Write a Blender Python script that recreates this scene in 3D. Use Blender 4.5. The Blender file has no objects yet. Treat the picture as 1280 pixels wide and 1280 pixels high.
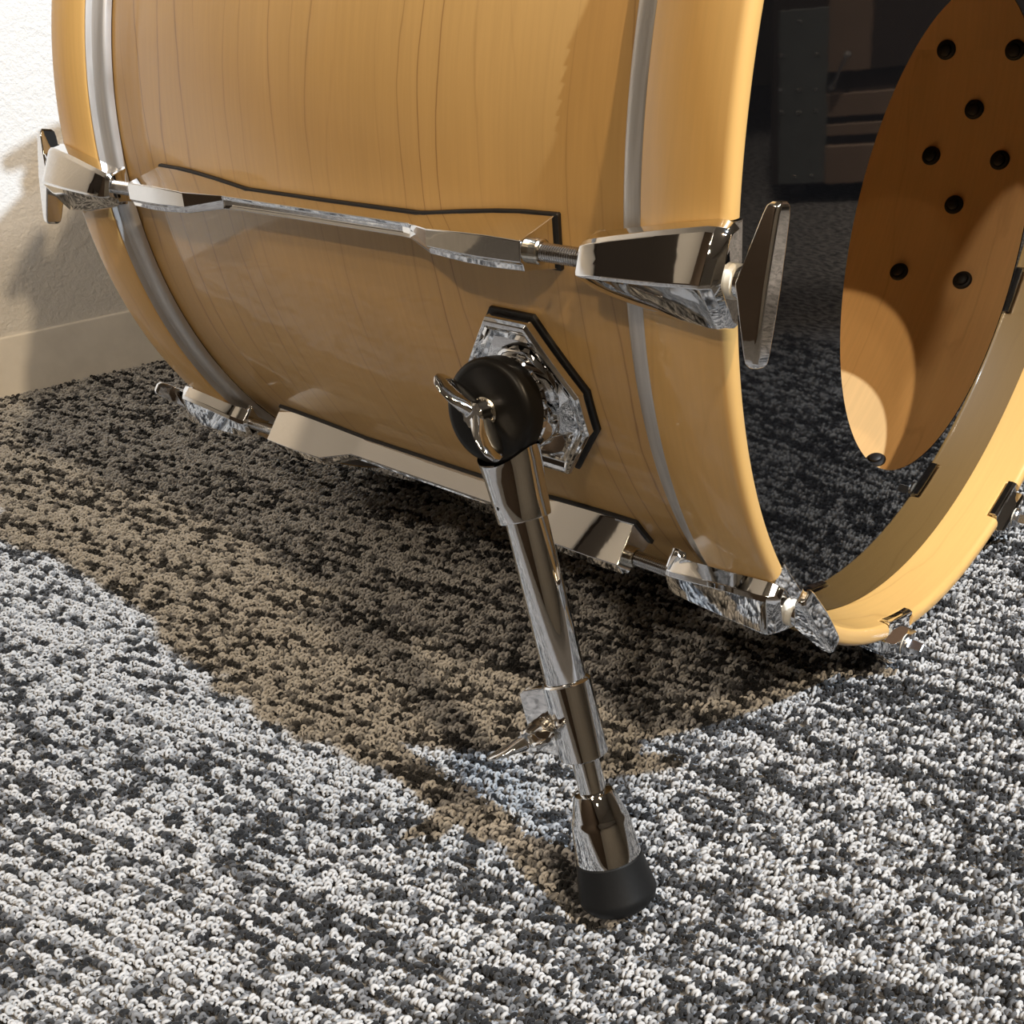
import bpy, bmesh, math, random
import numpy as np
from mathutils import Vector, Matrix
random.seed(4); rng = np.random.default_rng(7)
C = bpy.context.scene.collection
sc = bpy.context.scene
PI = math.pi
def rad(a): return a*PI/180

# ------------------------------------------------------------------ frames
# "drum frame": x along the drum axis (front hoop face at 0, batter side negative), y away, z up; axis at y=z=0
W3 = Matrix(((0.99955030,0.0,-0.02998651),(0,1,0),(0.02998651,0,0.99955030)))
ZOFF = 0.30316361
def toW(p): v = W3 @ Vector(p); v.z += ZOFF; return v
def toD(p): return W3.transposed() @ (Vector(p) - Vector((0,0,ZOFF)))

# ------------------------------------------------------------------ materials
def mat(name):
    m = bpy.data.materials.new(name); m.use_nodes = True
    nt = m.node_tree; b = nt.nodes['Principled BSDF']
    return m, nt, b
def N(nt, t, **kw):
    n = nt.nodes.new(t)
    for k, v in kw.items():
        if k in n.inputs.keys() if hasattr(n.inputs,'keys') else False: n.inputs[k].default_value = v
        else: setattr(n, k, v)
    return n
def L(nt, a, b): nt.links.new(a, b)
def math_(nt, op, a, b=None, clamp=False):
    n = nt.nodes.new('ShaderNodeMath'); n.operation = op; n.use_clamp = clamp
    for i, v in enumerate((a, b)):
        if v is None: continue
        if isinstance(v, (int, float)): n.inputs[i].default_value = v
        else: L(nt, v, n.inputs[i])
    return n.outputs[0]
def mrange(nt, v, a, b, c, d, smooth=False):
    n = nt.nodes.new('ShaderNodeMapRange'); n.interpolation_type = 'SMOOTHSTEP' if smooth else 'LINEAR'
    L(nt, v, n.inputs[0])
    for i, q in enumerate((a, b, c, d)): n.inputs[i+1].default_value = q
    return n.outputs[0]
def mixc(nt, f, a, b, blend='MIX'):
    n = nt.nodes.new('ShaderNodeMix'); n.data_type = 'RGBA'; n.blend_type = blend
    if isinstance(f, (int, float)): n.inputs[0].default_value = f
    else: L(nt, f, n.inputs[0])
    for i, q in ((6, a), (7, b)):
        if isinstance(q, tuple): n.inputs[i].default_value = (*q, 1)
        else: L(nt, q, n.inputs[i])
    return n.outputs[2]
def noise(nt, vec, scale, detail=2, rough=.5, dist=0.0):
    n = nt.nodes.new('ShaderNodeTexNoise'); n.inputs['Scale'].default_value = scale
    n.inputs['Detail'].default_value = detail; n.inputs['Roughness'].default_value = rough
    n.inputs['Distortion'].default_value = dist
    if vec is not None: L(nt, vec, n.inputs['Vector'])
    return n.outputs['Fac']
def combine(nt, x, y, z=0.0):
    n = nt.nodes.new('ShaderNodeCombineXYZ')
    for i, v in enumerate((x, y, z)):
        if isinstance(v, (int, float)): n.inputs[i].default_value = v
        else: L(nt, v, n.inputs[i])
    return n.outputs[0]
def drum_uv(nt):
    tc = nt.nodes.new('ShaderNodeTexCoord'); s = nt.nodes.new('ShaderNodeSeparateXYZ'); L(nt, tc.outputs['Object'], s.inputs[0])
    th = math_(nt, 'ARCTAN2', s.outputs[2], math_(nt, 'MULTIPLY', s.outputs[1], -1.0))
    return s.outputs[0], math_(nt, 'MULTIPLY', th, .28), tc

def wood_mat(name, base, dark, line_k, line_strength, rough, coat, broad=.12, coat_rough=.06, seed=0.0):
    m, nt, b = mat(name)
    u, v, tc = drum_uv(nt)
    u = math_(nt, 'ADD', u, seed)
    nz = noise(nt, combine(nt, math_(nt,'MULTIPLY',u,16.0), math_(nt,'MULTIPLY',v,3.2)), 1.0, 2, .45)
    nf = noise(nt, combine(nt, math_(nt,'MULTIPLY',u,60.0), math_(nt,'MULTIPLY',v,14.0)), 1.0, 3, .6)
    h = math_(nt,'ADD', math_(nt,'MULTIPLY',u,line_k), math_(nt,'ADD', math_(nt,'MULTIPLY',nz,3.4), math_(nt,'MULTIPLY',nf,.34)))
    tri = math_(nt,'ABSOLUTE', math_(nt,'SUBTRACT', math_(nt,'FRACT',h), .5))
    line = mrange(nt, tri, .455, .497, 0, 1, True)
    halo = mrange(nt, tri, .34, .5, 0, .14, True)
    fade = mrange(nt, noise(nt, combine(nt, math_(nt,'MULTIPLY',u,22.0), math_(nt,'MULTIPLY',v,2.0), 3.3), 1.0, 2, .5), .40, .62, .05, 1, True)
    lm = math_(nt,'MULTIPLY', math_(nt,'ADD',line,halo), math_(nt,'MULTIPLY',fade,line_strength), True)
    br = noise(nt, combine(nt, math_(nt,'MULTIPLY',u,9.0), math_(nt,'MULTIPLY',v,1.6), 7.0), 1.0, 3, .5)
    fine = noise(nt, combine(nt, math_(nt,'MULTIPLY',u,420.0), math_(nt,'MULTIPLY',v,18.0), 1.0), 1.0, 2, .6)
    val = math_(nt,'ADD', mrange(nt, br, .3, .7, 1-broad, 1+broad), mrange(nt, fine, .3, .7, -.035, .035))
    col = mixc(nt, lm, base, dark)
    g = nt.nodes.new('ShaderNodeVectorMath'); g.operation = 'SCALE'; L(nt, col, g.inputs[0]); L(nt, val, g.inputs[3])
    L(nt, g.outputs[0], b.inputs['Base Color'])
    b.inputs['Roughness'].default_value = rough
    b.inputs['Coat Weight'].default_value = coat; b.inputs['Coat Roughness'].default_value = coat_rough
    b.inputs['Coat IOR'].default_value = 1.48
    return m
M = {}
M['lacquer'] = wood_mat('amber maple lacquer', (.535,.318,.108), (.235,.112,.036), 62.0, .62, .42, .55)
M['hoopwood'] = wood_mat('maple hoop lacquer', (.64,.380,.122), (.42,.22,.065), 34.0, .32, .40, .6, .08, .08, 1.3)
M['rawwood'] = wood_mat('bare maple inner ply', (.76,.46,.19), (.54,.29,.11), 20.0, .30, .6, .12, .14, .3, 2.1)

def chrome(name, col, rough, bump=0.0, bscale=300):
    m, nt, b = mat(name)
    b.inputs['Metallic'].default_value = 1; b.inputs['Base Color'].default_value = (*col, 1); b.inputs['Roughness'].default_value = rough
    if bump:
        tc = nt.nodes.new('ShaderNodeTexCoord')
        bp = nt.nodes.new('ShaderNodeBump'); bp.inputs['Strength'].default_value = bump; bp.inputs['Distance'].default_value = .0004
        L(nt, noise(nt, tc.outputs['Object'], bscale, 2, .5), bp.inputs['Height']); L(nt, bp.outputs[0], b.inputs['Normal'])
    return m
M['chrome'] = chrome('polished chrome', (.80,.80,.80), .035, .07, 90)
M['nickel'] = chrome('nickel', (.66,.62,.54), .16)
M['steel'] = chrome('steel rod', (.62,.61,.60), .16)
M['zinc'] = chrome('bright zinc', (.72,.73,.75), .22)
def alu():
    m, nt, b = mat('brushed aluminium')
    u, v, tc = drum_uv(nt)
    n1 = noise(nt, combine(nt, math_(nt,'MULTIPLY',u,2500.0), math_(nt,'MULTIPLY',v,30.0)), 1.0, 2, .6)
    n2 = noise(nt, combine(nt, math_(nt,'MULTIPLY',u,300.0), math_(nt,'MULTIPLY',v,16.0)), 1.0, 3, .6)
    L(nt, mixc(nt, mrange(nt, n2, .35,.7,0,1), (.50,.48,.46), (.62,.60,.58)), b.inputs['Base Color'])
    b.inputs['Metallic'].default_value = .65
    L(nt, mrange(nt, n1, .3,.7,.34,.5), b.inputs['Roughness'])
    return m
M['alu'] = alu()
def plain(name, col, rough, metallic=0, coat=0, spec=.5, bump=0, bscale=400):
    m, nt, b = mat(name)
    b.inputs['Base Color'].default_value = (*col, 1); b.inputs['Roughness'].default_value = rough
    b.inputs['Metallic'].default_value = metallic; b.inputs['Coat Weight'].default_value = coat
    b.inputs['Specular IOR Level'].default_value = spec
    tc = nt.nodes.new('ShaderNodeTexCoord'); nz = noise(nt, tc.outputs['Object'], bscale, 3, .55)
    L(nt, mixc(nt, mrange(nt, nz, .3,.7,0,1), tuple(c*.93 for c in col), tuple(min(1,c*1.07) for c in col)), b.inputs['Base Color'])
    if bump:
        bp = nt.nodes.new('ShaderNodeBump'); bp.inputs['Strength'].default_value = bump; bp.inputs['Distance'].default_value = .001
        L(nt, nz, bp.inputs['Height']); L(nt, bp.outputs[0], b.inputs['Normal'])
    return m
M['rubber'] = plain('black rubber', (.008,.008,.008), .45, spec=.22, bump=.05)
M['plastic'] = plain('black plastic', (.007,.0065,.006), .36, spec=.22, bump=.03)
M['gasket'] = plain('black gasket', (.008,.007,.007), .55)
M['nylon'] = plain('white nylon', (.72,.68,.58), .4)
M['head'] = plain('black gloss drum film', (.003,.003,.0034), .03, spec=.40, bump=.012, bscale=60)
M['trim'] = plain('cream vinyl baseboard', (.80,.77,.72), .38, bscale=30)
M['ceil'] = plain('ceiling board', (.62,.60,.56), .8)
M['darkwall'] = plain('dark brown panel', (.10,.07,.05), .7, bscale=6)
M['greywall'] = plain('warm grey wall', (.42,.39,.35), .8, bscale=6)
M['cabwood'] = plain('tan cabinet', (.30,.215,.165), .5, bscale=9)
M['cabdark'] = plain('dark cabinet', (.07,.055,.05), .5, bscale=9)
M['platem'] = plain('dark steel plate', (.17,.19,.195), .45, bscale=40)
M['panel'] = plain('dark reflection panel', (.030,.022,.018), .9, bscale=200)
M['wheel'] = plain('caster', (.09,.10,.10), .5)
def wallmat():
    m, nt, b = mat('white vinyl wallpaper')
    tc = nt.nodes.new('ShaderNodeTexCoord')
    n1 = noise(nt, tc.outputs['Object'], 230, 4, .6, .4); n2 = noise(nt, tc.outputs['Object'], 60, 2, .5, 1.0)
    h = math_(nt,'ADD', n1, math_(nt,'MULTIPLY',n2,.7))
    bp = nt.nodes.new('ShaderNodeBump'); bp.inputs['Strength'].default_value = .6; bp.inputs['Distance'].default_value = .0022
    L(nt, h, bp.inputs['Height']); L(nt, bp.outputs[0], b.inputs['Normal'])
    b.inputs['Base Color'].default_value = (.80,.785,.76,1); b.inputs['Roughness'].default_value = .75
    return m
M['wall'] = wallmat()

# ------------------------------------------------------------------ mesh helpers
class MB:
    def __init__(s): s.v = []; s.f = []; s.mi = []
    def add(s, vs, fs, mi=0):
        o = len(s.v); s.v += [tuple(v) for v in vs]; s.f += [tuple(i+o for i in f) for f in fs]; s.mi += [mi]*len(fs)
    def loft(s, rings, cap0=True, cap1=True, closed=True, mi=0, loop=False):
        n = len(rings[0]); vs = [p for r in rings for p in r]; fs = []
        m = len(rings)
        for i in range(m if loop else m-1):
            a = i*n; b = ((i+1) % m)*n
            for j in range(n if closed else n-1):
                k = (j+1) % n; fs.append((a+j, a+k, b+k, b+j))
        if cap0: fs.append(tuple(range(n))[::-1])
        if cap1: fs.append(tuple((m-1)*n+i for i in range(n)))
        s.add(vs, fs, mi)
    def lathe(s, prof, seg=48, frame=None, cap=True, loop=False, mi=0, ang=None):
        """prof: (a, r) along the frame's axis; frame = (origin, axis, e1, e2)"""
        o, ax, e1, e2 = frame if frame else (Vector((0,0,0)), Vector((1,0,0)), Vector((0,1,0)), Vector((0,0,1)))
        rings = []
        for a, r in prof:
            rings.append([o + ax*a + (e1*math.cos(t)+e2*math.sin(t))*r for t in [2*PI*i/seg for i in range(seg)]])
        s.loft(rings, cap and not loop, cap and not loop, True, mi, loop)
    def box(s, c, e1, e2, e3):
        c = Vector(c); p = [c + e1*i + e2*j + e3*k for i in (-1,1) for j in (-1,1) for k in (-1,1)]
        s.add(p, [(0,1,3,2),(4,6,7,5),(0,4,5,1),(2,3,7,6),(0,2,6,4),(1,5,7,3)])
    def mesh(s, name, mats):
        me = bpy.data.meshes.new(name); me.from_pydata([tuple(v) for v in s.v], [], s.f)
        bm = bmesh.new(); bm.from_mesh(me); bmesh.ops.recalc_face_normals(bm, faces=bm.faces); bm.to_mesh(me); bm.free()
        for m in (mats if isinstance(mats, (list, tuple)) else [mats]): me.materials.append(m)
        if any(s.mi): me.polygons.foreach_set('material_index', s.mi)
        return me
def frame(o, ax):
    ax = Vector(ax).normalized(); h = Vector((0,0,1)) if abs(ax.z) < .9 else Vector((1,0,0))
    e1 = ax.cross(h).normalized(); e2 = ax.cross(e1); return (Vector(o), ax, e1, e2)
def sharp(me, ang=35):
    me.shade_smooth() if hasattr(me, 'shade_smooth') else [setattr(p,'use_smooth',True) for p in me.polygons]
    me.set_sharp_from_angle(angle=rad(ang))
def place(name, me, parent=None, loc=None, rotx=0.0, bevel=0, seg=2, smooth=35):
    o = bpy.data.objects.new(name, me); C.objects.link(o)
    if parent: o.parent = parent
    if loc is not None: o.location = loc
    if rotx: o.rotation_euler.x = rotx
    if smooth: sharp(me, smooth)
    if bevel:
        b = o.modifiers.new('bevel', 'BEVEL'); b.width = bevel; b.segments = seg; b.limit_method = 'ANGLE'; b.angle_limit = rad(25); b.harden_normals = True; b.use_clamp_overlap = True
    return o
def copy_tree(o, parent):
    c = o.copy(); C.objects.link(c); c.parent = parent
    for ch in list(o.children): copy_tree(ch, c)
    return c

# ------------------------------------------------------------------ the drum
RS, RO, RI = .2785, .290, .2799          # shell, hoop outer, hoop inner radius
XW, XB = -.0383, -.4639                   # wood hoop rear edge, batter outer face
XM = -.2302
def mirx(p): return (XB - p[0], p[1], p[2])
Dbase = toD((XM, 0, 0))
drum = bpy.data.objects.new('bass_drum', None); C.objects.link(drum)
drum.matrix_world = Matrix.Translation(toW(Dbase)) @ W3.to_4x4()
drum['label'] = 'amber maple bass drum with chrome lugs lying on the carpet on its spur leg'
drum['category'] = 'drum'
OFF = -Dbase
def part(name, me, rotx=0.0, parent=None, **k):
    if parent: return place(name, me, parent, None, 0, **k)
    # part turned about the drum axis (the drum frame's x axis)
    return place(name, me, drum, OFF, rotx, **k)

LUGS = [0,36,72,108,144,180,216,252,288,324]
# shell
b = MB()
b.lathe([(-.0470,RS-.0035),(-.0485,RS-.0005),(-.050,RS),(-.4140,RS),(-.4156,RS-.0005),(-.4170,RS-.0035)], 288, cap=False)
b.lathe([(-.4170,RS-.0035),(-.413,.2722),(-.408,.2715),(-.055,.2715),(-.050,.2722),(-.0470,RS-.0035)], 288, cap=False, mi=1)
part('shell', b.mesh('shell', [M['lacquer'], M['rawwood']]), smooth=50)

# hoops: a bent wooden ring, its front edge rounded, notched where each claw hooks on
def hoop(flip):
    hw = rad(3.72)
    angs = set(round(2*PI*i/360, 6) for i in range(360))
    lugs = [rad(a) for a in LUGS]
    for a in lugs:
        for d in (-hw-.002, -hw, hw, hw+.002): angs.add(round((a+d) % (2*PI), 6))
    angs = sorted(angs)
    rings = []
    for t in angs:
        d = min(abs((t-a+PI) % (2*PI) - PI) for a in lugs)
        xf = -.0052 if d <= hw+1e-4 else 0.0
        q = .0042; pr = []
        ro, ri = RO, RI
        for k in range(7):
            a = PI/2*k/6; pr.append((xf-q+q*math.sin(a), ro-q+q*math.cos(a)))
        for k in range(7):
            a = PI/2*k/6; pr.append((xf-q+q*math.cos(a), ri+q-q*math.sin(a)))
        pr += [(XW, ri), (XW, ro-.0012), (XW+.0012, ro)]
        rings.append([(x, r*math.cos(t), r*math.sin(t)) for x, r in pr])
    b = MB(); b.loft(rings, False, False, True, 0, True)
    if flip: b.v = [mirx(p) for p in b.v]
    return b.mesh('hoop', M['hoopwood'])
part('front_hoop', hoop(False), smooth=45)
part('batter_hoop', hoop(True), smooth=45)

# aluminium flesh hoops
def flesh(flip):
    b = MB()
    pr = [(-.0330,.2792),(-.0330,.2797),(-.0384,.2800),(-.0385,.2886),(-.0394,.2887),(-.0397,.2878),(-.0398,.2852),(-.0406,.2848),(-.0420,.2846),(-.0440,.2846),(-.0470,.2843),(-.0488,.2840),(-.0499,.2834),(-.0504,.2822),(-.0504,.2792),(-.0490,.2788),(-.0440,.2788)]
    b.lathe(pr, 288, cap=False, loop=True)
    if flip: b.v = [mirx(p) for p in b.v]
    return b.mesh('flesh_hoop', M['alu'])
part('flesh_hoop', flesh(False), smooth=40); part('flesh_hoop', flesh(True), smooth=40)

# front head with its port hole; batter head
def head(x0, hole):
    b = MB(); n = 192; rings = []
    for dx in (0, -.0006):
        outer = [(x0+dx, .2790*math.cos(t), .2790*math.sin(t)) for t in [2*PI*i/n for i in range(n)]]
        if hole:
            inner = [(x0+dx, .0069+.1352*math.cos(t), -.0680+.1352*math.sin(t)) for t in [2*PI*i/n for i in range(n)]]
        else:
            inner = [(x0+dx, .02*math.cos(t), .02*math.sin(t)) for t in [2*PI*i/n for i in range(n)]]
        rings.append((outer, inner))
    b.loft([rings[0][0], rings[0][1], rings[1][1], rings[1][0]], False, False, True, 0, True)
    if not hole:
        b.add(rings[0][1], [tuple(range(n))]); b.add(rings[1][1], [tuple(range(n))])
    return b
part('front_head', head(-.0317, True).mesh('front_head', M['head']), smooth=30)
part('batter_head', head(XB+.0323, False).mesh('batter_head', M['head']), smooth=30)

def P180(x, t, r): return (x, -r, t)      # at the 180 degree lug: t = up along the shell, r = out from the axis
# ---- lug (two-ended, waisted in the middle) and its gasket
def lug_half_width(s):
    # s: distance from lug centre -> base half width, top half width, top radius
    tab = [(0,.0040,.0031,.2925),(.064,.0042,.0032,.2925),(.070,.0048,.0034,.2928),(.091,.0074,.0056,.3028),(.112,.0096,.0066,.3036),(.126,.0106,.0068,.3036),(.1435,.0111,.0064,.3030)]
    for a, c in zip(tab, tab[1:]):
        if s <= c[0]:
            f = (s-a[0])/(c[0]-a[0]); return [a[i]+(c[i]-a[i])*f for i in (1,2,3)]
    return tab[-1][1:]
def lug_mesh():
    b = MB(); rings = []
    ss = [-.1440,-.126,-.112,-.091,-.070,-.064,0,.064,.070,.091,.112,.126,.1440]
    for s in ss:
        hb, ht, rt = lug_half_width(abs(s)); x = XM + s
        # barrel ends: a flat top strip chamfered into a lower strip; waist: hollow front face
        if abs(s) > .085:
            pts = [(hb,.2802),(hb*.98,.2816),(ht,rt-.0002),(-ht*.35,rt+.0006),(-ht*.55,rt-.0010),(-ht,rt-.0016),(-hb*.98,.2816),(-hb,.2802)]
        else:
            dip = .0012 if abs(s) < .066 else .0004
            pts = [(hb,.2802),(hb*.98,.2816),(ht,rt),(ht*.35,rt-dip),(-ht*.45,rt-dip),(-ht,rt),(-hb*.98,.2816),(-hb,.2802)]
        rings.append([P180(x, t, math.sqrt(max(r*r-t*t*.0, 0))) for t, r in pts])
    b.loft(rings)
    return b.mesh('lug', M['chrome'])
def gasket_mesh():
    b = MB(); rings = []
    ss = [-.1456,-.1450,-.126,-.112,-.091,-.070,-.064,0,.064,.070,.091,.112,.126,.1450,.1456]
    for s in ss:
        hb = lug_half_width(min(abs(s),.1435))[0] + (.0009 if abs(s) < .1455 else .0002); x = XM+s
        rings.append([P180(x, t, r) for t, r in ((hb,.2776),(hb,.2800),(hb-.0004,.2804),(-hb+.0004,.2804),(-hb,.2800),(-hb,.2776))])
    b.loft(rings)
    return b.mesh('gasket', M['gasket'])
def ferrule_mesh(sg):
    b = MB(); rr = .29374
    b.lathe([(0,.0053),(.0098,.0053),(.0104,.0047),(.0104,.0038)], 28, (Vector((XM+sg*.1375, -rr, 0)), Vector((sg,0,0)), Vector((0,1,0)), Vector((0,0,1))))
    return b.mesh('ferrule', M['nickel'])
lug0 = part('lug', lug_mesh(), bevel=.0005, smooth=20)
part('gasket', gasket_mesh(), parent=lug0, smooth=30)
for sg in (1, -1): part('ferrule', ferrule_mesh(sg), parent=lug0, smooth=30)

# ---- claw
def claw_mesh(flip):
    b = MB(); rings = []
    # x, up edge t, low edge t, edge radius, ridge t, ridge radius
    prof = [(-.0610,.0058,-.0082,.2974,-.0034,.2996),(-.0596,.0078,-.0102,.2988,-.0036,.3022),(-.0560,.0092,-.0116,.2994,-.0034,.3037),(-.0450,.0116,-.0138,.2994,-.0026,.3051),
            (-.0250,.0156,-.0172,.2990,-.0010,.3069),(-.0040,.0194,-.0192,.2990,.0010,.3083),(-.0005,.0194,-.0192,.2988,.0010,.3079),(.0028,.0184,-.0184,.2968,.0010,.3055),(.0044,.0168,-.0168,.2960,.0010,.3015)]
    for x, tu, tl, re, tr, rr in prof:
        wall_u, wall_l = tu+.0008, tl-.0008
        base = .2896
        base = .2887 if x < -.055 else base
        rings.append([P180(x, t, r) for t, r in ((wall_u, base), (tu, re-.0022), (tu-.0016, re), ((tu-.0016+tr+.0007)/2, (re+rr)/2), (tr+.0007, rr), (tr-.0007, rr), ((tl+.0014+tr-.0007)/2, (re-.0027+rr)/2), (tl+.0014, re-.0027), (tl, re-.0049), (wall_l, base))])
    b.loft(rings)
    # rear saddle: pointed ears reaching back onto the metal ring
    ear = [(.0096,.2850),(.0088,.2890),(.0072,.2950),(-.0088,.2950),(-.0098,.2890),(-.0108,.2850),(-.0070,.2868),(0,.2880),(.0062,.2868)]
    b.loft([[P180(x, t*f, r) for t, r in ear] for x, f in ((-.0612,.93),(-.0600,1.0),(-.0575,1.0),(-.0540,.82))])
    # lip plate over the hoop edge and its inward hook
    lip = [(.0176,.2782),(.0180,.2900),(.0172,.2978),(.0,.2990),(-.0140,.2978),(-.0180,.2900),(-.0176,.2782)]
    b.loft([[P180(x, t, r) for t, r in lip] for x in (-.0045,-.0010)])
    arc = []
    hook = [(-.0010,.2830),(-.0008,.2800),(-.0013,.2786),(-.0030,.2779),(-.0062,.2779),(-.0066,.2787),(-.0062,.2796),(-.0046,.2796),(-.0046,.2830)]
    b.loft([[P180(x, t, math.sqrt(r*r-t*t)) for x, r in hook] for t in (-.0172,-.0086,0,.0086,.0172)])
    if flip: b.v = [mirx(p) for p in b.v]
    return b.mesh('claw', M['chrome'])
RR = .29374
def rod_mesh(flip):
    b = MB(); pr = [(-.0940,.0030)]
    x = -.0895
    while x < -.0600:
        pr += [(x,.0030),(x+.0005,.0039),(x+.0007,.0039)]; x += .0012
    pr += [(-.0595,.0036),(.0075,.0036)]
    b.lathe(pr, 20, (Vector((0,-RR,0)), Vector((1,0,0)), Vector((0,1,0)), Vector((0,0,1))))
    if flip: b.v = [mirx(p) for p in b.v]
    return b.mesh('tension_rod', M['steel'])
def washer_mesh(flip):
    b = MB(); fr = (Vector((0,-RR,0)), Vector((1,0,0)), Vector((0,1,0)), Vector((0,0,1)))
    b.lathe([(.0036,.0055),(.0040,.0064),(.0066,.0064),(.0070,.0058)], 28, fr)
    if flip: b.v = [mirx(p) for p in b.v]
    return b.mesh('washer', M['nylon'])
def handle_mesh(flip, turn):
    b = MB(); rings = []
    ca, sa = math.cos(turn), math.sin(turn)
    prof = [(-.0285,.0030,.0170,.0200),(-.0270,.0046,.0158,.0206),(-.0240,.0052,.0150,.0207),(-.0120,.0058,.0118,.0207),(0,.0062,.0086,.0207),(.0120,.0058,.0118,.0207),(.0240,.0052,.0150,.0207),(.0270,.0046,.0158,.0206),(.0285,.0030,.0170,.0200)]
    for t, hw, xb, xf in prof:
        pts = [(xb,-hw),(xf-.0012,-hw),(xf,-hw+.0012),(xf,hw-.0012),(xf-.0012,hw),(xb,hw)]
        rings.append([(x, -RR + s*ca + t*sa, -s*sa + t*ca) for x, s in pts])
    b.loft(rings)
    b.lathe([(.0066,.0056),(.0100,.0056),(.0130,.0050)], 24, (Vector((0,-RR,0)), Vector((1,0,0)), Vector((0,1,0)), Vector((0,0,1))))
    if flip: b.v = [mirx(p) for p in b.v]
    return b.mesh('t_handle', M['chrome'])
def keybolt_mesh(flip):
    b = MB(); o = Vector((0,-RR,0))
    b.lathe([(.0046,.0066),(.0062,.0070),(.0074,.0064),(.0078,.0052)], 24, (o, Vector((1,0,0)), Vector((0,1,0)), Vector((0,0,1))))
    b.lathe([(.0076,.0044),(.0150,.0042),(.0158,.0034)], 4, (o, Vector((1,0,0)), Vector((0,1,0)), Vector((0,0,1))))
    if flip: b.v = [mirx(p) for p in b.v]
    return b.mesh('key_bolt', M['zinc'])
def claw_set(flip):
    out = {}
    for kind in ('handle', 'key'):
        c = part('claw', CLAW[flip], bevel=.0007, smooth=22)
        part('tension_rod', ROD[flip], parent=c, smooth=40)
        part('washer', WASH[flip], parent=c, smooth=30)
        if kind == 'handle': part('t_handle', handle_mesh(flip, TURN), parent=c, bevel=.0007, smooth=22)
        else: part('key_bolt', KEYB[flip], parent=c, bevel=.0003, smooth=30)
        out[kind] = c
    return out
TURN = rad(13)
CLAW = {f: claw_mesh(f) for f in (False, True)}; ROD = {f: rod_mesh(f) for f in (False, True)}
WASH = {f: washer_mesh(f) for f in (False, True)}; KEYB = {f: keybolt_mesh(f) for f in (False, True)}
first = {}
for flip in (False, True):
    s = claw_set(flip)
    used = set()
    for a in LUGS:
        kind = 'key' if a in (252, 288) else 'handle'
        c = s[kind] if kind not in used else copy_tree(s[kind], drum)
        used.add(kind)
        c.rotation_euler.x = rad(a-180)
        if a == 216 and not flip:
            for ch in c.children:
                if ch.name.startswith('t_handle'): ch.data = handle_mesh(False, 0.0); sharp(ch.data, 22)
        if a == 216 and flip:
            for ch in c.children:
                if ch.name.startswith('t_handle'): ch.data = handle_mesh(True, rad(-13)); sharp(ch.data, 22)
for i, a in enumerate(LUGS):
    l = lug0 if i == 0 else copy_tree(lug0, drum)
    l.rotation_euler.x = rad(a-180)

# ---- mounting screws seen on the inside of the shell
def screw_mesh():
    b = MB(); fr = (Vector((0,-.2716,0)), Vector((0,1,0)), Vector((1,0,0)), Vector((0,0,1)))
    b.lathe([(-.0003,.0072),(.0010,.0072),(.0020,.0064),(.0024,.0050),(.0022,.0046)], 28, fr)
    b.lathe([(.0018,.0044),(.0040,.0042),(.0048,.0030),(.0050,.0012)], 24, fr)
    return b.mesh('mounting_screw', M['gasket'])
sm = screw_mesh(); first = True
spots = []
for a in LUGS:
    for x in (-.0960,-.1470,XB+.1470,XB+.0960): spots.append((x, a))
for a in (196.4, 343.6):
    spots += [(-.1195, a-7.5), (-.1195, a+7.5), (-.1462, a), (-.0930, a)]
for x, a in spots:
    o = bpy.data.objects.new('mounting_screw', sm); C.objects.link(o); o.parent = drum
    o.location = OFF + Vector((x,0,0)); o.rotation_euler.x = rad(a-180)
sharp(sm, 35)

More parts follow.
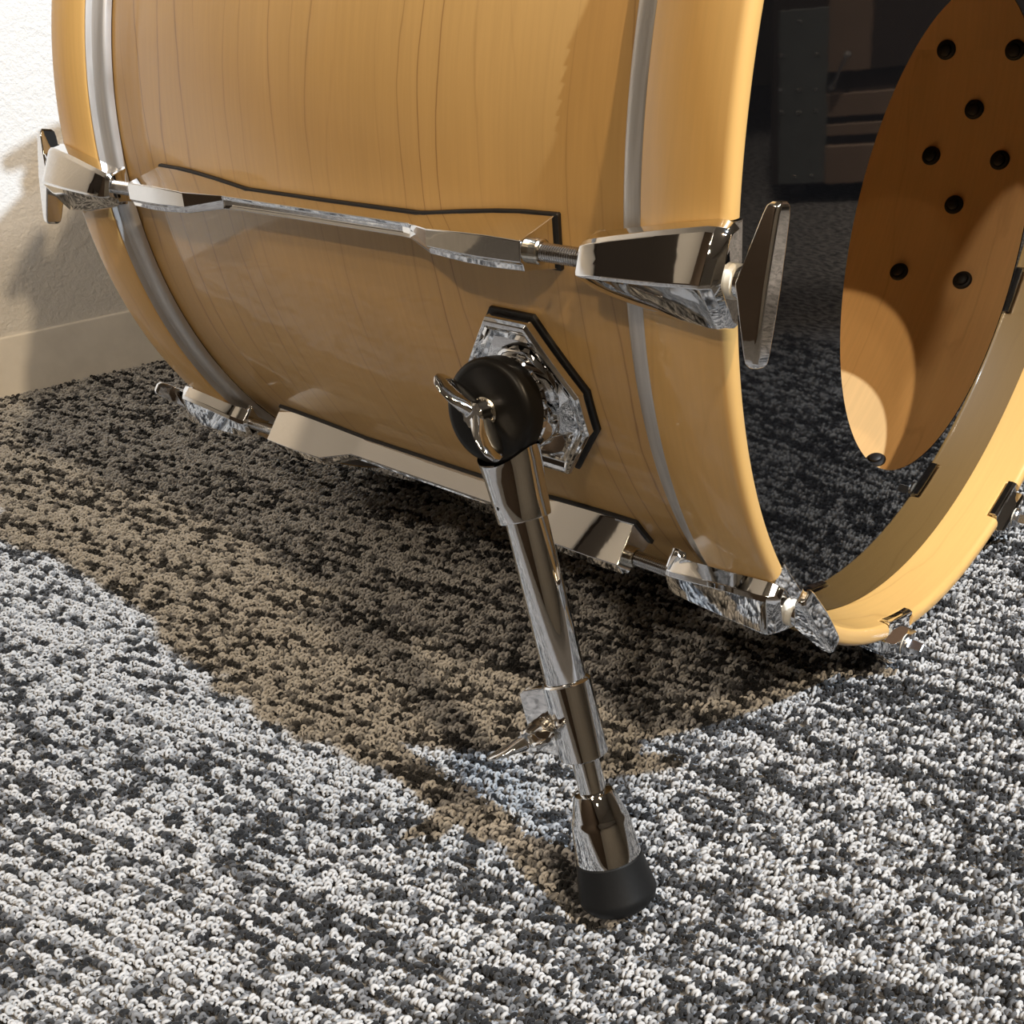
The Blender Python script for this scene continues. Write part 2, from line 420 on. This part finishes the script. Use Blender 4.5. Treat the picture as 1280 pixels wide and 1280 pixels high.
# ---- spur legs
TH0, XP = 196.4, -.117
def plateP(dx, arc, r, my=1):
    a = rad(TH0 + math.degrees(arc/.2785)); return Vector((XP+dx, my*r*math.cos(a), r*math.sin(a)))
def octo(hw, hh, ct, cs, n=4):
    """elongated octagon: half width, half height, half top edge, half side edge; each edge cut in n"""
    c = [(ct,-hh),(hw,-cs),(hw,cs),(ct,hh),(-ct,hh),(-hw,cs),(-hw,-cs),(-ct,-hh)]
    out = []
    for (x0,y0),(x1,y1) in zip(c, c[1:]+c[:1]):
        out += [(x0+(x1-x0)*i/n, y0+(y1-y0)*i/n) for i in range(n)]
    return out
def spur(my):
    foot = toD((-.01739,-.33643,0.0)) + Vector((.0010,.0009,-.0001))
    pc = plateP(0,0,.2785); nD = Vector((.04,-.96,.24)).normalized()
    piv = pc + nD*.029 + Vector((.0014,.0012,-.0034))
    d = (piv-foot); LEN = d.length; d.normalize()
    n = (nD - d*nD.dot(d)).normalized(); s = d.cross(n)     # s: towards the front-right
    def loc(a, bb, c): return foot + s*a + n*bb + d*c
    def fin(b, name, m, parent=None, **k):
        if my < 0: b.v = [(p[0], -p[1], p[2]) for p in b.v]
        return part(name, b.mesh(name, m), parent=parent, **k)
    legf = (foot, d, s, n)
    # tube: the part that everything on the leg belongs to
    b = MB(); b.lathe([(.105,.0084),(.105,.0097),(.1055,.0099),(.2080,.0099)], 48, legf)
    leg = fin(b, 'spur_leg', M['chrome'], smooth=40)
    # gasket and mounting plate on the shell
    b = MB()
    b.loft([[plateP(x, y, r) for x, y in octo(.0366*f,.0450*f,.0130,.0112)] for f, r in ((1,.2772),(1,.2800),(.985,.2805))])
    fin(b, 'plate_gasket', M['gasket'], leg, smooth=30)
    b = MB(); rings = []
    for f, r in ((1,.2808),(1,.2850),(.972,.2868),(.925,.2872),(.885,.2862),(.85,.2842)):
        rings.append([plateP(x, y, r) for x, y in octo(.0346*f,.0428*f,.0122*f,.0106*f)])
    b.loft(rings, True, True)
    fin(b, 'mounting_plate', M['chrome'], leg, bevel=.0004, smooth=22)
    # boss rising from the plate to the joint
    b = MB(); rings = []
    oc = octo(.0346,.0428,.0122,.0106)
    for f, r, k in ((.80,.2838,0),(.70,.2868,.12),(.62,.2900,.45),(.60,.2930,.8),(.60,.2960,1)):
        ring = []
        for x, y in oc:
            p = plateP(x*f, y*f, r)
            # blend to a circle about the joint axis
            q = p - piv; rr = q - n*q.dot(n); cpt = piv - n*(.022 - .010*k) + rr.normalized()*.0225
            ring.append(p.lerp(cpt, k))
        rings.append(ring)
    b.loft(rings)
    fin(b, 'joint_boss', M['chrome'], leg, smooth=60)
    jf = (piv, n, s, d)
    # toothed ring behind the black disc
    b = MB(); rings = []
    for a, r0, tooth in ((-.0150,.0226,0),(-.0060,.0226,0),(-.0055,.0218,0),(-.0055,.0222,1),(-.0018,.0222,1)):
        ring = []
        for i in range(96):
            t = 2*PI*i/96; r = r0 + (.0009*(1 if (i//3) % 2 else -1) if tooth else 0)
            ring.append(piv + n*a + (s*math.cos(t)+d*math.sin(t))*r)
        rings.append(ring)
    b.loft(rings); fin(b, 'ratchet_ring', M['chrome'], leg, smooth=30)
    # black joint disc
    b = MB(); b.lathe([(-.0022,.0230),(-.0016,.0238),(.0066,.0240),(.0082,.0234),(.0094,.0218),(.0099,.0196),(.0100,.006),(.0092,.0055)], 72, jf)
    fin(b, 'joint_disc', M['plastic'], leg, smooth=35)
    # collar + ridged nut + wings
    b = MB(); b.lathe([(.0094,.0070),(.0112,.0070),(.0118,.0062),(.0120,.0042),(.0140,.0042)], 32, jf)
    fin(b, 'bolt_collar', M['nickel'], leg, smooth=30)
    def wing_nut(o, ax, e1, e2, L1, L2, name='wing_nut', sweep=.008, thick=.0036):
        b = MB()
        rings = []
        for a, r in ((0,.0050),(.0005,.0056),(.0075,.0056),(.0085,.0046)):
            rings.append([o+ax*a+(e1*math.cos(2*PI*i/40)+e2*math.sin(2*PI*i/40))*(r+(.0005 if i % 4 < 2 else 0)) for i in range(40)])
        b.loft(rings)
        for sg, LL in ((1,L1),(-1,L2)):
            rr = []
            for f, w, th in ((.05,.0046,thick*1.15),(.25,.0066,thick),(.50,.0078,thick*.68),(.75,.0070,thick*.5),(.92,.0048,thick*.4),(1.0,.0018,thick*.3)):
                c = o + e1*(sg*LL*f) + ax*(.0048 + sweep*f**1.4)
                axl = (ax - e1*sg*(.45*f)).normalized()
                rr.append([c+axl*(w*math.cos(t))+e2*(th*math.sin(t)) for t in [2*PI*i/18 for i in range(18)]])
            b.loft(rr)
        return fin(b, name, M['chrome'], leg, smooth=40)
    ta = rad(WA1)
    e1 = s*math.cos(ta)+d*math.sin(ta); e2 = n.cross(e1)
    wing_nut(piv+n*.0112, n, e1, e2, .0235, .0235)
    # sleeve: tube socket flaring up around the disc
    b = MB(); rings = []
    cseg = 56
    for c, rs, rn in ((.1965,.0112,.0112),(.1965,.0124,.0124),(.1972,.0126,.0126),(.206,.0132,.0128),(.216,.0142,.0130),(.222,.0150,.0132)):
        rings.append([loc(rs*math.cos(2*PI*i/cseg), rn*math.sin(2*PI*i/cseg)+.001, c) for i in range(cseg)])
    top = []
    for i in range(cseg):
        t = 2*PI*i/cseg; a = .0158*math.cos(t); bb = .0134*math.sin(t)+.001
        dep = math.sqrt(max(.0246**2 - a*a, 0))
        c = LEN - dep if bb > -.006 else LEN - .008
        top.append(loc(a, bb, max(c, .2225)))
    rings.append(top)
    for k in (.85, .45, .04):
        ring = []
        for i in range(cseg):
            t = 2*PI*i/cseg; a = .0158*math.cos(t)*k
            ring.append(loc(a, .0134*math.sin(t)*k+.001, max(LEN - math.sqrt(.0246**2 - a*a), .2215) - .0004))
        rings.append(ring)
    b.loft(rings); fin(b, 'tube_sleeve', M['chrome'], leg, smooth=32)
    b = MB(); pp = loc(-.0035,.0131,.2045); q = (loc(-.0035,1,.2045)-loc(-.0035,0,.2045)).normalized()
    b.lathe([(-.001,.0010),(.0002,.0010),(.0006,.0007)], 16, frame(pp-q*.0002, q)); fin(b, 'set_pin', M['gasket'], leg)
    # height clamp with its split ears, bolt and wing nut
    left = (-s*math.cos(rad(CL))+n*math.sin(rad(CL))).normalized(); fwd = left.cross(d).normalized()
    if fwd.dot(n) < 0: fwd = -fwd
    b = MB(); b.lathe([(.0815,.0070),(.0808,.0108),(.0814,.0116),(.1176,.0116),(.1184,.0108),(.1188,.0099)], 48, legf)
    fin(b, 'height_clamp', M['chrome'], leg, smooth=35)
    b = MB()
    for off in (.0012, -.0072):
        rings = []
        for a, lo, hi in ((.0060,.0824,.1172),(.0120,.0835,.1172),(.0160,.0850,.1170),(.0205,.0862,.1166),(.0232,.0885,.1150)):
            if off < 0: hi = lo + (hi-lo)*.7
            rings.append([foot+left*a+fwd*(off+k)+d*c for k, c in ((0,lo),(.0046,lo),(.0046,hi),(0,hi))])
        b.loft(rings)
    fin(b, 'clamp_ear', M['chrome'], leg, bevel=.0006, smooth=30)
    o = foot+left*.0168+fwd*.0056+d*.0955
    b = MB(); b.lathe([(-.016,.0032),(.0,.0032),(.0,.0064),(.0024,.0064),(.003,.0052),(.006,.0052)], 28, frame(o, fwd)); fin(b, 'clamp_bolt', M['nickel'], leg)
    ta = rad(WA2); e1 = left*math.cos(ta)-d*math.sin(ta); e2 = fwd.cross(e1)
    wing_nut(o+fwd*.0040, fwd, e1, e2, .0205, .0150, 'wing_nut', .010)
    # lower tube, foot cone, rubber tip
    b = MB(); b.lathe([(.0560,.0066),(.1180,.0066)], 40, legf); fin(b, 'lower_tube', M['chrome'], leg, smooth=40)
    b = MB(); b.lathe([(.0298,.0152),(.0304,.0156),(.0330,.0155),(.0480,.0140),(.0500,.0136),(.0512,.0130),(.0520,.0128),(.0612,.0100),(.0628,.0092),(.0632,.0080)], 56, legf); fin(b, 'foot_cone', M['chrome'], leg, smooth=30)
    b = MB(); b.lathe([(.0060,.0060),(.0054,.0120),(.0062,.0158),(.0086,.0180),(.0114,.0190),(.0130,.0189),(.0138,.0186),(.0296,.0160),(.0304,.0152)], 56, legf); fin(b, 'rubber_tip', M['rubber'], leg, smooth=35)
    return leg
WA1, WA2, CL = 118, 13, 10
spur(1); spur(-1)

# ------------------------------------------------------------------ room
WA = Vector((-.91045,-.20201,0)); WD = Vector((.34079,.94014,0)); WN = Vector((.94014,-.34079,0))
def rp(a, t, z): return WA + WN*a + WD*t + Vector((0,0,z))
T0, T1, A1, H = -2.2, 3.0, 4.2, 2.45
def struct(name, b, m, **k):
    o = place(name, b.mesh(name, m), **k); o['kind'] = 'structure'; return o
def slab(name, a0, a1, t0, t1, z0, z1, m, **k):
    b = MB(); b.box(rp((a0+a1)/2,(t0+t1)/2,(z0+z1)/2), WN*((a1-a0)/2), WD*((t1-t0)/2), Vector((0,0,(z1-z0)/2)))
    return struct(name, b, m, **k)
slab('wall_left', -.1, 0, T0-.1, T1+.1, -.06, H, M['wall'], smooth=0)
slab('wall_front', 0, A1, T0-.1, T0, -.06, H, M['darkwall'], smooth=0)
slab('wall_back', 0, A1, T1, T1+.1, -.06, H, M['greywall'], smooth=0)
slab('wall_right', A1, A1+.1, T0-.1, T1+.1, -.06, H, M['greywall'], smooth=0)
slab('ceiling', -.1, A1+.1, T0-.1, T1+.1, H, H+.1, M['ceil'], smooth=0)
# baseboard: thin vinyl strip with a rolled top and a small toe
b = MB(); pr = [(0,-.004),(.0046,-.004),(.0044,.0005),(.0034,.003),(.0032,.0570),(.0026,.0592),(.0012,.0602),(0,.0602)]
b.loft([[rp(a, t, z) for a, z in pr] for t in (T0, T1)])
struct('baseboard_left', b, M['trim'], smooth=30)

# carpet backing
def floormat():
    m, nt, b = mat('carpet backing')
    tc = nt.nodes.new('ShaderNodeTexCoord')
    mp = nt.nodes.new('ShaderNodeMapping'); L(nt, tc.outputs['Object'], mp.inputs[0]); mp.inputs['Rotation'].default_value = (0,0,-rad(13))
    s = nt.nodes.new('ShaderNodeSeparateXYZ'); L(nt, mp.outputs[0], s.inputs[0])
    n1 = noise(nt, combine(nt, math_(nt,'MULTIPLY',s.outputs[0],110.0), math_(nt,'MULTIPLY',s.outputs[1],210.0)), 1.0, 3, .6)
    cr = mixc(nt, mrange(nt, n1, .42,.58,0,1), (.02,.02,.022), (.34,.34,.35))
    L(nt, cr, b.inputs['Base Color']); b.inputs['Roughness'].default_value = .95
    bp = nt.nodes.new('ShaderNodeBump'); bp.inputs['Distance'].default_value = .003; L(nt, n1, bp.inputs['Height']); L(nt, bp.outputs[0], b.inputs['Normal'])
    return m
b = MB(); b.box(rp(A1/2,(T0+T1)/2,-.0335), WN*(A1/2+.1), WD*((T1-T0)/2+.1), Vector((0,0,.03)))
struct('floor', b, floormat(), smooth=0)

# carpet pile: looped yarn in rows, one loop per point
def carpet():
    rd = Vector((math.cos(rad(13)), math.sin(rad(13)),0)); cd = Vector((-rd.y, rd.x, 0))
    PITCH, ROW = .0021, .0044
    poly = [(-.95,-.46),(-.20,-.72),(.12,-.62),(.34,-.30),(.50,-.05),(.30,.42),(-.20,.36),(-.84,-.02),(-.98,-.30)]
    px = np.array(poly)
    def inside(x, y):
        c = np.zeros(x.shape, bool); n = len(px)
        for i in range(n):
            x0,y0 = px[i]; x1,y1 = px[(i+1) % n]
            cond = ((y0 > y) != (y1 > y)) & (x < (x1-x0)*(y-y0)/(y1-y0+1e-12)+x0)
            c ^= cond
        return c
    nr, nc = int(1.6/ROW), int(2.0/PITCH)
    I, J = np.meshgrid(np.arange(nr), np.arange(nc), indexing='ij')
    # yarn colour: runs along each row, with patches that carry over neighbouring rows
    tint = np.zeros((nr, nc))
    def smooth_noise(n, m, ca, cb):
        g = rng.random((n//ca+3, m//cb+3)); yi = np.arange(n)/ca; xi = np.arange(m)/cb
        y0 = yi.astype(int); x0 = xi.astype(int); fy = (yi-y0)[:,None]; fx = (xi-x0)[None,:]
        fy = fy*fy*(3-2*fy); fx = fx*fx*(3-2*fx)
        return (g[np.ix_(y0,x0)]*(1-fy)*(1-fx)+g[np.ix_(y0+1,x0)]*fy*(1-fx)+g[np.ix_(y0,x0+1)]*(1-fy)*fx+g[np.ix_(y0+1,x0+1)]*fy*fx)
    patch = smooth_noise(nr, nc, 1, 5)*.8 + smooth_noise(nr, nc, 10, 40)*.2
    rowb = rng.normal(0,.10,nr)[:,None]
    lightrow = (rng.random(nr) < .18)[:,None]*.36
    base = patch + rowb + lightrow
    run = np.zeros((nr, nc))
    for i in range(nr):
        j = 0
        while j < nc:
            k = int(rng.integers(1, 6)); run[i, j:j+k] = rng.random(); j += k
    val = base*.75 + run*.55 + rng.normal(0,.07,(nr,nc))
    x = (J-nc/2)*PITCH + rng.normal(0,.0004,I.shape) + (I % 2)*PITCH*.5
    y = (I-nr/2)*ROW + rng.normal(0,.00045,I.shape)
    cx, cy = -.25, -.12
    X = cx + x*rd.x + y*cd.x; Y = cy + x*rd.y + y*cd.y
    # a little more charcoal towards +X
    val = val - np.clip((X+.2)*.5, 0, .17)
    q1, q2 = .52, .64
    t = np.where(val < q1, .0, np.where(val < q2, .45, .95)) + rng.normal(0,.10,val.shape)
    ok = inside(X, Y)
    # keep the pile on this side of the wall
    dist = (X-WA.x)*WN.x + (Y-WA.y)*WN.y
    ok &= dist > .008
    X, Y, t = X[ok], Y[ok], np.clip(t[ok], 0, 1.15); n = len(X)
    co = np.zeros((n,3), np.float32); co[:,0] = X; co[:,1] = Y; co[:,2] = -.0026 + rng.normal(0,.0004,n)
    me = bpy.data.meshes.new('carpet_pile'); me.vertices.add(n); me.vertices.foreach_set('co', co.ravel())
    def attr(nm, ty, arr):
        a = me.attributes.new(nm, ty, 'POINT'); a.data.foreach_set('value' if ty == 'FLOAT' else 'vector', np.ascontiguousarray(arr, np.float32).ravel())
    attr('tint', 'FLOAT', t)
    rot = np.zeros((n,3)); rot[:,0] = rng.normal(0,.30,n); rot[:,1] = rng.normal(0,.22,n); rot[:,2] = rad(13)+rng.normal(rad(58),.30,n)
    attr('rot', 'FLOAT_VECTOR', rot)
    scl = np.full((n,3), .84); k = rng.normal(1,.12,n).clip(.7,1.4); scl *= k[:,None]; scl[:,2] *= rng.normal(1,.12,n).clip(.7,1.35)
    attr('scl', 'FLOAT_VECTOR', scl)
    o = bpy.data.objects.new('carpet_pile', me); C.objects.link(o)
    m, nt, b = mat('loop yarn')
    at = nt.nodes.new('ShaderNodeAttribute'); at.attribute_name = 'tint'; at.attribute_type = 'INSTANCER'
    r = nt.nodes.new('ShaderNodeValToRGB'); L(nt, at.outputs['Fac'], r.inputs[0])
    e = r.color_ramp.elements; e[0].position = 0; e[0].color = (.012,.0125,.014,1); e[1].position = 1; e[1].color = (.47,.465,.46,1)
    k = e.new(.45); k.color = (.15,.151,.157,1)
    L(nt, r.outputs[0], b.inputs['Base Color']); b.inputs['Roughness'].default_value = .8; b.inputs['Specular IOR Level'].default_value = .25
    b.inputs['Sheen Weight'].default_value = .15
    me.materials.append(m)
    g = bpy.data.node_groups.new('pile', 'GeometryNodeTree')
    g.interface.new_socket('Geometry', in_out='INPUT', socket_type='NodeSocketGeometry'); g.interface.new_socket('Geometry', in_out='OUTPUT', socket_type='NodeSocketGeometry')
    gi = g.nodes.new('NodeGroupInput'); go = g.nodes.new('NodeGroupOutput')
    arc = g.nodes.new('GeometryNodeCurveArc'); arc.mode = 'RADIUS'; arc.inputs['Resolution'].default_value = 8; arc.inputs['Radius'].default_value = .00150
    arc.inputs['Start Angle'].default_value = rad(-40); arc.inputs['Sweep Angle'].default_value = rad(275)
    tr = g.nodes.new('GeometryNodeTransform'); tr.inputs['Rotation'].default_value = (rad(90),0,0); tr.inputs['Translation'].default_value = (0,0,.0026); tr.inputs['Scale'].default_value = (1,1,1.15)
    cc = g.nodes.new('GeometryNodeCurvePrimitiveCircle'); cc.inputs['Resolution'].default_value = 6; cc.inputs['Radius'].default_value = .00095
    cm = g.nodes.new('GeometryNodeCurveToMesh'); ss = g.nodes.new('GeometryNodeSetShadeSmooth'); sm_ = g.nodes.new('GeometryNodeSetMaterial'); sm_.inputs['Material'].default_value = m
    ip = g.nodes.new('GeometryNodeInstanceOnPoints')
    def named(nm, ty):
        a = g.nodes.new('GeometryNodeInputNamedAttribute'); a.data_type = ty; a.inputs['Name'].default_value = nm; return a.outputs['Attribute']
    l = g.links.new
    l(arc.outputs['Curve'], tr.inputs['Geometry']); l(tr.outputs[0], cm.inputs['Curve']); l(cc.outputs['Curve'], cm.inputs['Profile Curve'])
    l(cm.outputs[0], ss.inputs['Geometry']); l(ss.outputs[0], sm_.inputs['Geometry']); l(sm_.outputs[0], ip.inputs['Instance'])
    l(gi.outputs[0], ip.inputs['Points']); l(named('scl','FLOAT_VECTOR'), ip.inputs['Scale'])
    er = g.nodes.new('FunctionNodeEulerToRotation'); l(named('rot','FLOAT_VECTOR'), er.inputs[0]); l(er.outputs[0], ip.inputs['Rotation'])
    l(ip.outputs[0], go.inputs[0])
    md = o.modifiers.new('pile', 'NODES'); md.node_group = g
    o['label'] = 'grey and charcoal flecked looped carpet pile in rows across the floor'; o['category'] = 'carpet'; o['kind'] = 'stuff'
    print('loops', n)
carpet()

# ------------------------------------------------------------------ the cabinet mirrored in the black head
def cabinet():
    P0 = Vector((.5297,.9932,0)); h = Vector((.44173,.89715,0)); r = Vector((-.89715,.44173,0))
    e = bpy.data.objects.new('equipment_cabinet', None); C.objects.link(e)
    e.location = P0 + h*.18; e.rotation_euler.z = math.atan2(r.y, r.x)
    e['label'] = 'low cabinet on casters with riveted steel corner plate, mirrored in the black drum head'; e['category'] = 'cabinet'
    # local: x = r, y = -h ... (right handed: z x r)
    def bx(b, x0,x1,y0,y1,z0,z1): b.box(((x0+x1)/2,(y0+y1)/2,(z0+z1)/2), Vector(((x1-x0)/2,0,0)), Vector((0,(y1-y0)/2,0)), Vector((0,0,(z1-z0)/2)))
    Y = .18  # front face in local y (towards the drum)
    sgn = 1 if Vector((-r.y, r.x, 0)).dot(h) < 0 else -1
    f = lambda d: sgn*d
    def lb(x0,x1,d0,d1,z0,z1,b): bx(b, x0,x1,min(f(d0),f(d1)),max(f(d0),f(d1)),z0,z1)
    def ch(name, b, m, par=e, **k): return place(name, b.mesh(name, m), par, **k)
    b = MB(); lb(-.0935,.62,-.18,Y-.012,.027,.55,b); lb(-.0935,-.0115,Y-.012,Y-.004,.027,.55,b); lb(.05,.62,Y-.012,Y,.19,.55,b); ch('body', b, M['cabdark'], bevel=.003)
    b = MB(); lb(-.0115,.05,Y-.012,Y,.19,.55,b); ch('stile', b, M['cabwood'], bevel=.002)
    b = MB(); lb(-.0115,.62,Y-.012,Y+.004,.027,.085,b); ch('bottom_rail', b, M['cabwood'], bevel=.003)
    for z0, z1 in ((.098,.116),(.126,.160)):
        b = MB(); lb(-.0115,.62,Y-.012,Y,z0,z1,b); ch('slat', b, M['cabwood'], bevel=.002)
    b = MB(); lb(-.0815,-.0110,Y-.004,Y,.030,.281,b); pl = ch('corner_plate', b, M['platem'], bevel=.001)
    for x, z in ((-.0524,.2644),(-.0783,.2193),(-.0274,.2174),(-.0802,.1708),(-.0531,.1688),(-.0274,.168),(-.0788,.1382),(-.0526,.1364),(-.0267,.137),(-.0571,.041),(-.0304,.0407)):
        b = MB(); b.lathe([(0,.0034),(.0010,.0030),(.0018,.0016)], 16, (Vector((x,f(Y),z)), Vector((0,f(1),0)), Vector((1,0,0)), Vector((0,0,1)))); ch('rivet', b, M['zinc'], pl)
    for x in (-.055,.56):
        for y in (Y-.05,-.13):
            b = MB(); b.lathe([(-.010,.011),(-.008,.0135),(.008,.0135),(.010,.011)], 28, (Vector((x,f(y),.0125)), Vector((1,0,0)), Vector((0,1,0)), Vector((0,0,1)))); bx(b, x-.014,x+.014,f(y)-.010,f(y)+.010,.0245,.028); bx(b, x-.014,x-.0115,f(y)-.008,f(y)+.008,.008,.026); bx(b, x+.0115,x+.014,f(y)-.008,f(y)+.008,.008,.026); ch('caster', b, M['wheel'])
    b = MB(); p0 = Vector((-.0055,f(Y+.012),.171)); p1 = Vector((.0150,f(Y+.016),.212)); ax = (p1-p0)
    b.lathe([(0,.0030),(ax.length,.0030)], 16, frame(p0, ax)); b.lathe([(0,.0035),(.016,.0035)], 12, frame(p0-Vector((0,f(.013),0)), Vector((0,f(1),0)))); b.lathe([(-.001,.004),(.004,.006),(.009,.004)], 16, frame(p1, ax)); ch('lever', b, M['zinc'])
cabinet()

# out-of-frame dark panel, added on the left wall to darken the chrome claws' reflections
def wall_panel():
    b = MB(); b.box(rp(.022,-1.50,.98), WN*.02, WD*.65, Vector((0,0,.43)))
    e = place('claw_reflection_panel', b.mesh('claw_reflection_panel', M['panel']), bevel=.004)
    e['label'] = 'wide dark brown panel added out of view on the white wall to darken the chrome claw'; e['category'] = 'panel'
wall_panel()

# ------------------------------------------------------------------ light
def spot(name, pos, target, watts, col, size, radius, blend=.4):
    l = bpy.data.lights.new(name, 'SPOT'); l.energy = watts; l.color = col; l.spot_size = rad(size); l.spot_blend = blend; l.shadow_soft_size = radius
    o = bpy.data.objects.new(name, l); C.objects.link(o); o.location = pos
    o.rotation_euler = (Vector(target)-Vector(pos)).to_track_quat('-Z','Y').to_euler(); return o
def area(name, pos, target, watts, col, sx, sy):
    l = bpy.data.lights.new(name, 'AREA'); l.shape = 'RECTANGLE'; l.size = sx; l.size_y = sy; l.energy = watts; l.color = col
    o = bpy.data.objects.new(name, l); C.objects.link(o); o.location = pos
    o.rotation_euler = (Vector(target)-Vector(pos)).to_track_quat('-Z','Y').to_euler(); return o
K = Vector((-.2,-.33,0)) + Vector((.601,.110,.791))*2.95
spot('cool_downlight', K, (-.28,-.22,.05), 430, (.73,.86,1.0), 36, .022)
K2 = Vector((-.881,-.121,.234)) + Vector((.391,-.129,.236)).normalized()*3.0
spot('cool_wall_spot', K2, (-.95,-.15,.64), 21, (.42,.70,1.0), 19, .03, .2)
W2 = Vector((-.88,-.13,.112)) + Vector((.42,-.10,.352)).normalized()*3.2
spot('warm_spot', W2, (-.4,-.15,.15), 125, (1.0,.77,.50), 46, .035)
W1 = Vector((-.2,-.33,0)) + Vector((.50,.30,.80)).normalized()*2.9
spot('warm_downlight', W1, (-.1,-.2,.1), 70, (1.0,.80,.60), 70, .04)
spot('cabinet_fill_spot', (.12,.10,2.42), (.55,1.0,.15), 240, (1.0,.84,.66), 24, .05)  # added spot, brightens the cabinet for its reflection in the black head
W3 = Vector((-.88,-.13,.15)) + Vector((.30,-.42,.42)).normalized()*3.0
spot('warm_wall_fill', W3, (-.55,-.15,.25), 42, (1.0,.82,.62), 40, .05)  # extra warm fill, added to lift the wall and lower shell
def lamp(a, t, watts, r=.07, col=(1.0,.80,.56)):
    l = bpy.data.lights.new('highlight_disc', 'AREA'); l.shape = 'DISK'; l.size = 2*r; l.energy = watts; l.color = col; l.spread = rad(150)
    o = bpy.data.objects.new('highlight_disc', l); C.objects.link(o); o.location = rp(a, t, H-.02)
for a, t, wt in ((.75,-1.55,7), (2.0,-1.6,4), (3.2,-.9,4), (2.9,.6,6)): lamp(a, t, wt)  # overhead discs added for chrome stripes, floor fill and light inside the drum
area('soft_warm_fill', rp(1.3,-1.0,H-.02), rp(1.0,-.6,0), 8, (1.0,.86,.70), .7, .7)  # broad soft fill added overhead for wall and floor, not a fixture
w = bpy.data.worlds.new('room_air'); sc.world = w; w.use_nodes = True
w.node_tree.nodes['Background'].inputs[0].default_value = (1.0,.86,.72,1); w.node_tree.nodes['Background'].inputs[1].default_value = .05

# ------------------------------------------------------------------ camera
cam = bpy.data.cameras.new('camera'); co = bpy.data.objects.new('camera', cam); C.objects.link(co)
cam.sensor_width = 36; cam.lens = 1354.28/1280*36; cam.clip_start = .02; cam.clip_end = 50
R_, D_, F_ = Vector((.75432564,.65368381,-.06074798)), Vector((.28846360,-.41314737,-.86376964)), Vector((-.58973010,.63404001,-.50021164))
co.matrix_world = Matrix(((R_.x,-D_.x,-F_.x,.19388847),(R_.y,-D_.y,-F_.y,-.61947410),(R_.z,-D_.z,-F_.z,.42838298),(0,0,0,1)))
sc.camera = co
sc.view_settings.view_transform = 'Standard'; sc.view_settings.look = 'None'; sc.view_settings.gamma = 1; sc.view_settings.use_curve_mapping = False
sc.view_settings.exposure = 0.10
